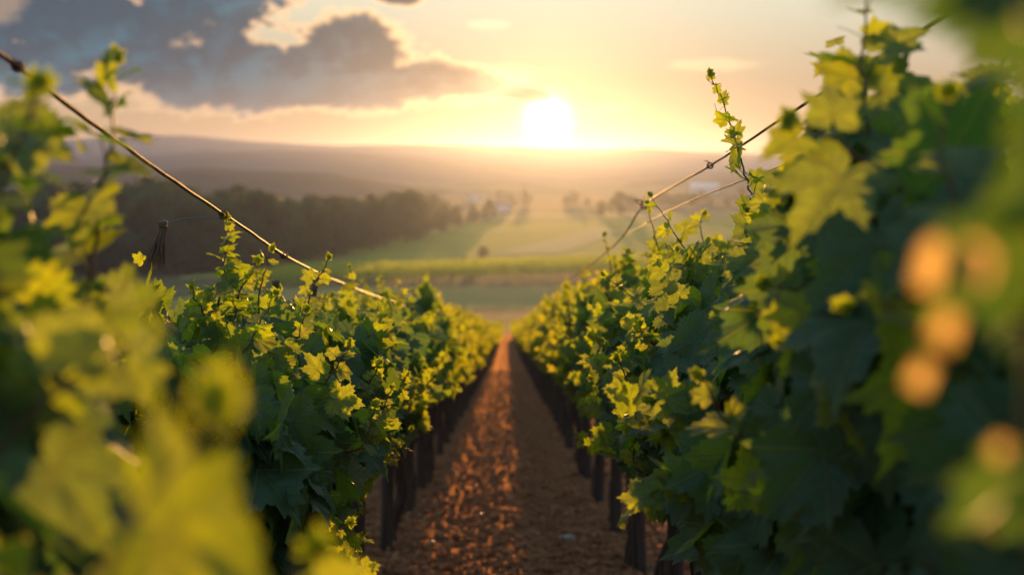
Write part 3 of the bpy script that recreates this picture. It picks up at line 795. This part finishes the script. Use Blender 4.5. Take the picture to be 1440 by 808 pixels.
# added orange flakes that blur into glint discs before the right hand leaves
for i, (px, py, d, s) in enumerate([(1378, 372, .43, .0085), (1312, 372, .47, .007), (1334, 462, .44, .0065), (1298, 530, .48, .0062), (1408, 632, .46, .004)]):
    g = np.random.default_rng(60 + i); P = at(px, py, d)
    u, v = np.meshgrid(np.linspace(-1, 1, 9), np.linspace(-1, 1, 7))
    w_ = np.sqrt(np.clip(1 - v ** 2, .05, 1))
    X_ = u * w_ * s * .8 + .001 * np.sin(v * 5); Z_ = v * s * (1.0 if i != 1 else 1.5) + X_ * (0.6 if i == 1 else 0.1); Y_ = (u ** 2) * s * .45 + .15 * s * np.sin(v * 3 + i)
    mb = MB(); mb.add(np.stack([X_ + P[0], Y_ + P[1], Z_ + P[2]], -1), grid_faces(7, 9))
    tag(mb.build('glint_flake', M_GLINT), ['largest added orange glint flake at the right edge', 'slanting added orange glint flake beside the largest orange curl', 'added golden orange glint flake curl below the largest one',
        'small round added orange glint flake curl, lowest of the bright ones', 'dim added brown glint flake low at the right edge'][i], 'glint flake', 'glint flake curls')

# ------------------------------------------------------------------ clods and stones on the path
ico = bpy.data.meshes.new('tmp')
import bmesh
bm = bmesh.new(); bmesh.ops.create_icosphere(bm, subdivisions=1, radius=1.0)
IV = np.array([v.co[:] for v in bm.verts]); IF = np.array([[v.index for v in f.verts] for f in bm.faces]); bm.free(); bpy.data.meshes.remove(ico)
g = np.random.default_rng(77)
mb = MB(); n = 24000
yy = 6.3 + 40 * g.random(n) ** 2.2; xx = g.uniform(-1.55, 1.55, n); ss = .007 + .030 * g.random(n) ** 3.0
zz = soil_h(xx, yy)
V_ = IV[None] * (1 + g.uniform(-.28, .28, (n, len(IV), 1))) * g.uniform(.55, 1.25, (n, 1, 3)) * ss[:, None, None] + np.stack([xx, yy, zz + ss * .3], -1)[:, None, :]
mb.add(V_.reshape(-1, 3), (IF[None] + (np.arange(n) * len(IV))[:, None, None]).reshape(-1, 3))
tag(mb.build('soil_clods', M_CLOD, smooth=False), 'loose reddish clods and pebbles on the earth path', 'soil clods', kind='stuff')
for i, (px, py, s, lb) in enumerate([(797, 778, .055, 'pale flat stone on the shaded right side of the path'), (752, 772, .03, 'small pale stone left of the flat stone on the path'), (815, 735, .026, 'small grey stone near the right stakes')]):
    k = CAM_H / 1; d = RY @ Vector(((px - 720) / FPX, (404 - py) / FPX, -1.0))
    tt = CAM_H / (-d.z - SLOPE * d.y); P = np.array(d) * tt; z = float(soil_h(P[0], P[1]))
    q = IV * np.array((1.3, 1.0, .45)) * s * (1 + np.random.default_rng(i).uniform(-.2, .2, (len(IV), 1)))
    mb = MB(); mb.add(q + np.array((P[0], P[1], z + s * .2)), IF); tag(mb.build('stone', M_STONE), lb, 'stone')

m, t, o = mat('wet quartz pebble')
bsdf(t, o, t.mix(t.noise(pos(t), 50.0, 3), (0.30, 0.20, 0.13), (0.45, 0.33, 0.22)), 0.22, t.noise(pos(t), 90.0, 2), 0.2, 0.002, 1.0); M_WET = m
bm = bmesh.new(); bmesh.ops.create_icosphere(bm, subdivisions=3, radius=1.0)
PV = np.array([v.co[:] for v in bm.verts]); PF = np.array([[v.index for v in f.verts] for f in bm.faces]); bm.free()
for i, (px, py, s, lb) in enumerate([(636, 679, .020, 'glinting pebble on the left of the path, beside the left stakes'), (731, 672, .019, 'glinting pebble in the middle of the path at the edge of the shade'),
        (677, 745, .016, 'glinting pebble in the lit soil between the other bright ones'), (608, 791, .017, 'glinting pebble nearest the left bottom of the path'), (737, 791, .016, 'glinting pebble at the bottom of the path near the shade'),
        (668, 702, .014, 'small glinting pebble in the lit strip above the middle pebble'), (690, 610, .018, 'far glinting pebble where the path narrows')]):
    d = RY @ Vector(((px - 720) / FPX, (404 - py) / FPX, -1.0))
    tt = CAM_H / (-d.z - SLOPE * d.y); P = np.array(d) * tt; z = float(soil_h(P[0], P[1]))
    q = PV * np.array((1.25, 1.0, .85)) * s; q = q * (1 + .12 * vnoise(q[:, 0] * 60 + i, q[:, 1] * 60 + q[:, 2] * 40, 1.0, 2))[:, None]
    mb = MB(); mb.add(q + np.array((P[0], P[1], z + s * .75)), PF); tag(mb.build('pebble', M_WET), lb, 'pebble', 'glinting pebbles on the path')

# ------------------------------------------------------------------ valley: trees, vine rows, houses
def tree_meshes(seed, h):
    g = np.random.default_rng(seed)
    tb = MB(); tube(tb, [(0, 0, -.5), (.1 * h * .05, 0, h * .25), (.02 * h, .01 * h, h * .6), (.01 * h, 0, h * .85)], [h * .026, h * .019, h * .011, h * .004], 7, 0, wob=.08)
    lobes = []
    for i in range(9):
        a = i * 2.4 + g.uniform(-.4, .4); zc = h * (.16 + .72 * i / 9); rr = h * .22 * math.sin(math.pi * (0.28 + .60 * i / 9)) * g.uniform(.7, 1.3)
        c = np.array((math.cos(a) * rr, math.sin(a) * rr, zc)); lobes.append((c, h * g.uniform(.12, .20)))
        st = np.array((0.012 * h, 0, zc * .72)); tube(tb, [st, (st + c) / 2 + (0, 0, .02 * h), c], [h * .008, h * .005, h * .002], 5, 0)
    lobes.append((np.array((0, 0, h * .88)), h * .12))
    cb = MB(); n = 1900
    idx = g.integers(0, len(lobes), n); dirs = norm(g.normal(0, 1, (n, 3))); rad = g.random(n) ** .45
    C = np.array([l[0] for l in lobes])[idx]; rr = np.array([l[1] for l in lobes])[idx]
    P = C + dirs * (rad * rr)[:, None] * np.array((1, 1, .85))
    s = g.uniform(.018, .036, n) * h
    tri = LOW[0][0].copy()
    put_leaves(cb, [(tv[:, :] * 1.0, tf) for tv, tf in LOW], P, g.normal(0, 1, (n, 3)), dirs + g.normal(0, .5, (n, 3)), s, g.random(n) ** 2, g)
    return tb.mesh('trunk', [M_BARK]), cb.mesh('crown', [M_TREE])
TM = [tree_meshes(s, 10.0) for s in range(5)]
def tree(x, y, h, label, group=None, v=0, wide=1.0):
    e = empty('tree', (x, y, float(H(x, y))), rng.uniform(0, 6.28)); s = h / 10.0; e.scale = (s * wide, s * wide, s)
    link_obj('trunk', TM[v % 5][0], e); link_obj('crown', TM[v % 5][1], e)
    tag(e, label, 'tree', group)
g = np.random.default_rng(21)
fx = [-120, 60, 200, 330, 440, 560, 620, 665, 700]; fb = [392, 390, 388, 384, 366, 342, 328, 316, 310]; ft = [258, 262, 260, 264, 280, 264, 280, 290, 299]
cnt = 0
for row in range(6):
    for px in np.arange(-110, 695 - row * 8, 26 + row * 3):
        p_ = px + g.uniform(-9, 9); b = np.interp(p_, fx, fb) - row * 4.5 - g.uniform(0, 2); tp = np.interp(p_, fx, ft) + g.uniform(-6, 16)
        if b < 300: b = 300 + g.uniform(0, 4)
        x, y = ground_at_px(p_, b); h = (b - tp) / FPX * y
        h = min(max(h * g.uniform(.80, 1.12), 5), 24)
        if row == 0: lb, gr = 'dark hazy broadleaf tree along the front edge of the valley wood', 'trees along the front edge of the wood'
        else: lb, gr = 'dark hazy tree crown rising inside the dense valley wood', 'trees inside the valley wood'
        tree(x, y, h, lb, gr, int(g.integers(0, 5)), g.uniform(1.0, 1.35)); cnt += 1
x, y = ground_at_px(688, 310); tree(x, y, 32 / FPX * y, 'rounded solitary tree standing alone in the middle of the valley', None, 1, 1.1)
x, y = ground_at_px(870, 302); tree(x, y, 34 / FPX * y, 'broad hazy tree at the back of the field under the right wire', None, 2, 1.6)
x, y = ground_at_px(845, 303); tree(x, y, 22 / FPX * y, 'smaller hazy tree just left of the broad tree under the right wire', None, 3, 1.4)
for i in range(34):
    px = g.uniform(665, 1180); b = g.uniform(275, 291); x, y = ground_at_px(px, b)
    tree(x, y, g.uniform(4, 8), 'faint hazy tree in the hedges behind the green field', 'trees in the hedges behind the field', int(g.integers(0, 5)), g.uniform(1.2, 1.9))
for px, b, h, lb in ((680, 363, 3.2, 'round bush at the left end of the pale field strip'), (652, 372, 2.0, 'small bush left of the round field bush')):
    x, y = ground_at_px(px, b); tree(x, y, h, lb, None, 1, 1.5)

def vine_row(p0, p1, h, label, seed):
    g = np.random.default_rng(seed); a = ground_at_px(*p0); b = ground_at_px(*p1); L = np.linalg.norm(b - a); d = (b - a) / L; nrm = np.array((-d[1], d[0]))
    zc = float(H(a[0], a[1])); e = empty('vine_row', (a[0], a[1], zc)); tag(e, label, 'vine row', 'vine rows across the valley field')
    n = int(L * 60); u = g.uniform(0, L, n); w_ = g.normal(0, .34, n); z = h * (.14 + .84 * g.random(n) ** .7) + .12 * vnoise(u, u * 0, .8, 2)
    P = np.stack([d[0] * u + nrm[0] * w_, d[1] * u + nrm[1] * w_, z], -1)
    mb = MB(); put_leaves(mb, LOW, P, g.normal(0, 1, (n, 3)), g.normal(0, 1, (n, 3)), g.uniform(.16, .30, n), np.clip(z / h - .3 + g.normal(0, .2, n), 0, 1), g)
    mb.build('crown', M_HEDGE, e)
    mb = MB()
    for q in np.arange(0, L, 1.6): tube(mb, [(d[0] * q, d[1] * q, -.1), (d[0] * q, d[1] * q, h * .6)], .045, 5, 0)
    tag(mb.build('stems', M_BARK, e), kind='stuff')
vine_row((330, 412), (905, 390), 3.5, 'front row of pale green vines across the valley field', 1)
vine_row((350, 406), (905, 385), 3.5, 'second row of pale green vines behind the front valley row', 2)
vine_row((370, 401), (905, 381), 3.5, 'third row of pale green vines in the valley, behind two others', 3)
vine_row((390, 396.5), (905, 377.5), 3.5, 'rearmost row of pale green vines on the valley field', 4)

def house(px, py, D, w_, dp, h, label, name='house'):
    P = at(px, py, D); z = float(H(P[0], P[1]))
    z = max(z, P[2])
    e = empty(name, (P[0], P[1], z), rng.uniform(-.3, .3)); tag(e, label, 'house')
    mb = MB(); x, y = w_ / 2, dp / 2
    v = np.array([(-x, -y, -6), (x, -y, -6), (x, y, -6), (-x, y, -6), (-x, -y, h), (x, -y, h), (x, y, h), (-x, y, h), (-x, 0, h + dp * .28), (x, 0, h + dp * .28)])
    mb.add(v, [(0, 1, 5), (0, 5, 4), (1, 2, 6), (1, 6, 5), (2, 3, 7), (2, 7, 6), (3, 0, 4), (3, 4, 7), (4, 7, 8), (5, 9, 6)]); mb.build('wall', M_WHITE, e, False)
    mb = MB(); o_ = .4; hh = h + dp * .28 + .15; ez = h - .1 + .15
    v = np.array([(-x - o_, -y - o_, ez), (x + o_, -y - o_, ez), (x + o_, 0, hh), (-x - o_, 0, hh), (x + o_, y + o_, ez), (-x - o_, y + o_, ez)])
    v2 = np.concatenate([v, v + (0, 0, .2)])
    mb.add(v2, [(0, 1, 2), (0, 2, 3), (3, 2, 4), (3, 4, 5), (6, 7, 8), (6, 8, 9), (9, 8, 10), (9, 10, 11), (0, 1, 7), (0, 7, 6), (4, 5, 11), (4, 11, 10), (1, 2, 8), (1, 8, 7), (2, 4, 10), (2, 10, 8), (0, 3, 9), (0, 9, 6), (3, 5, 11), (3, 11, 9)])
    mb.build('roof', M_ROOF if name == 'house' else M_WHITE, e, False)
    for q in np.linspace(-x * .75, x * .75, max(2, int(w_ / 4))):
        mb = MB(); yb = -y - .04
        v = np.array([(q - .6, yb, h * .4), (q + .6, yb, h * .4), (q + .6, yb, h * .75), (q - .6, yb, h * .75)]); v = np.concatenate([v, v + (0, .08, 0)])
        mb.add(v, [(0, 1, 2), (0, 2, 3), (4, 6, 5), (4, 7, 6), (0, 4, 5), (0, 5, 1), (3, 2, 6), (3, 6, 7), (1, 5, 6), (1, 6, 2), (0, 3, 7), (0, 7, 4)]); mb.build('window', M_GLASS, e, False)
house(440, 276, 1010, 16, 10, 4.5, 'long white building among hazy hills behind the wood', 'farm_building')
house(706, 297, 640, 9, 6, 3.0, 'pale house right of the solitary tree')
house(990, 278, 1000, 22, 10, 4.5, 'long pale building in the haze above the right vines', 'farm_building')
house(668, 286, 800, 10, 7, 3.5, 'faint pale house behind the end of the wood')
print('objects', len(bpy.data.objects), 'trees', cnt)
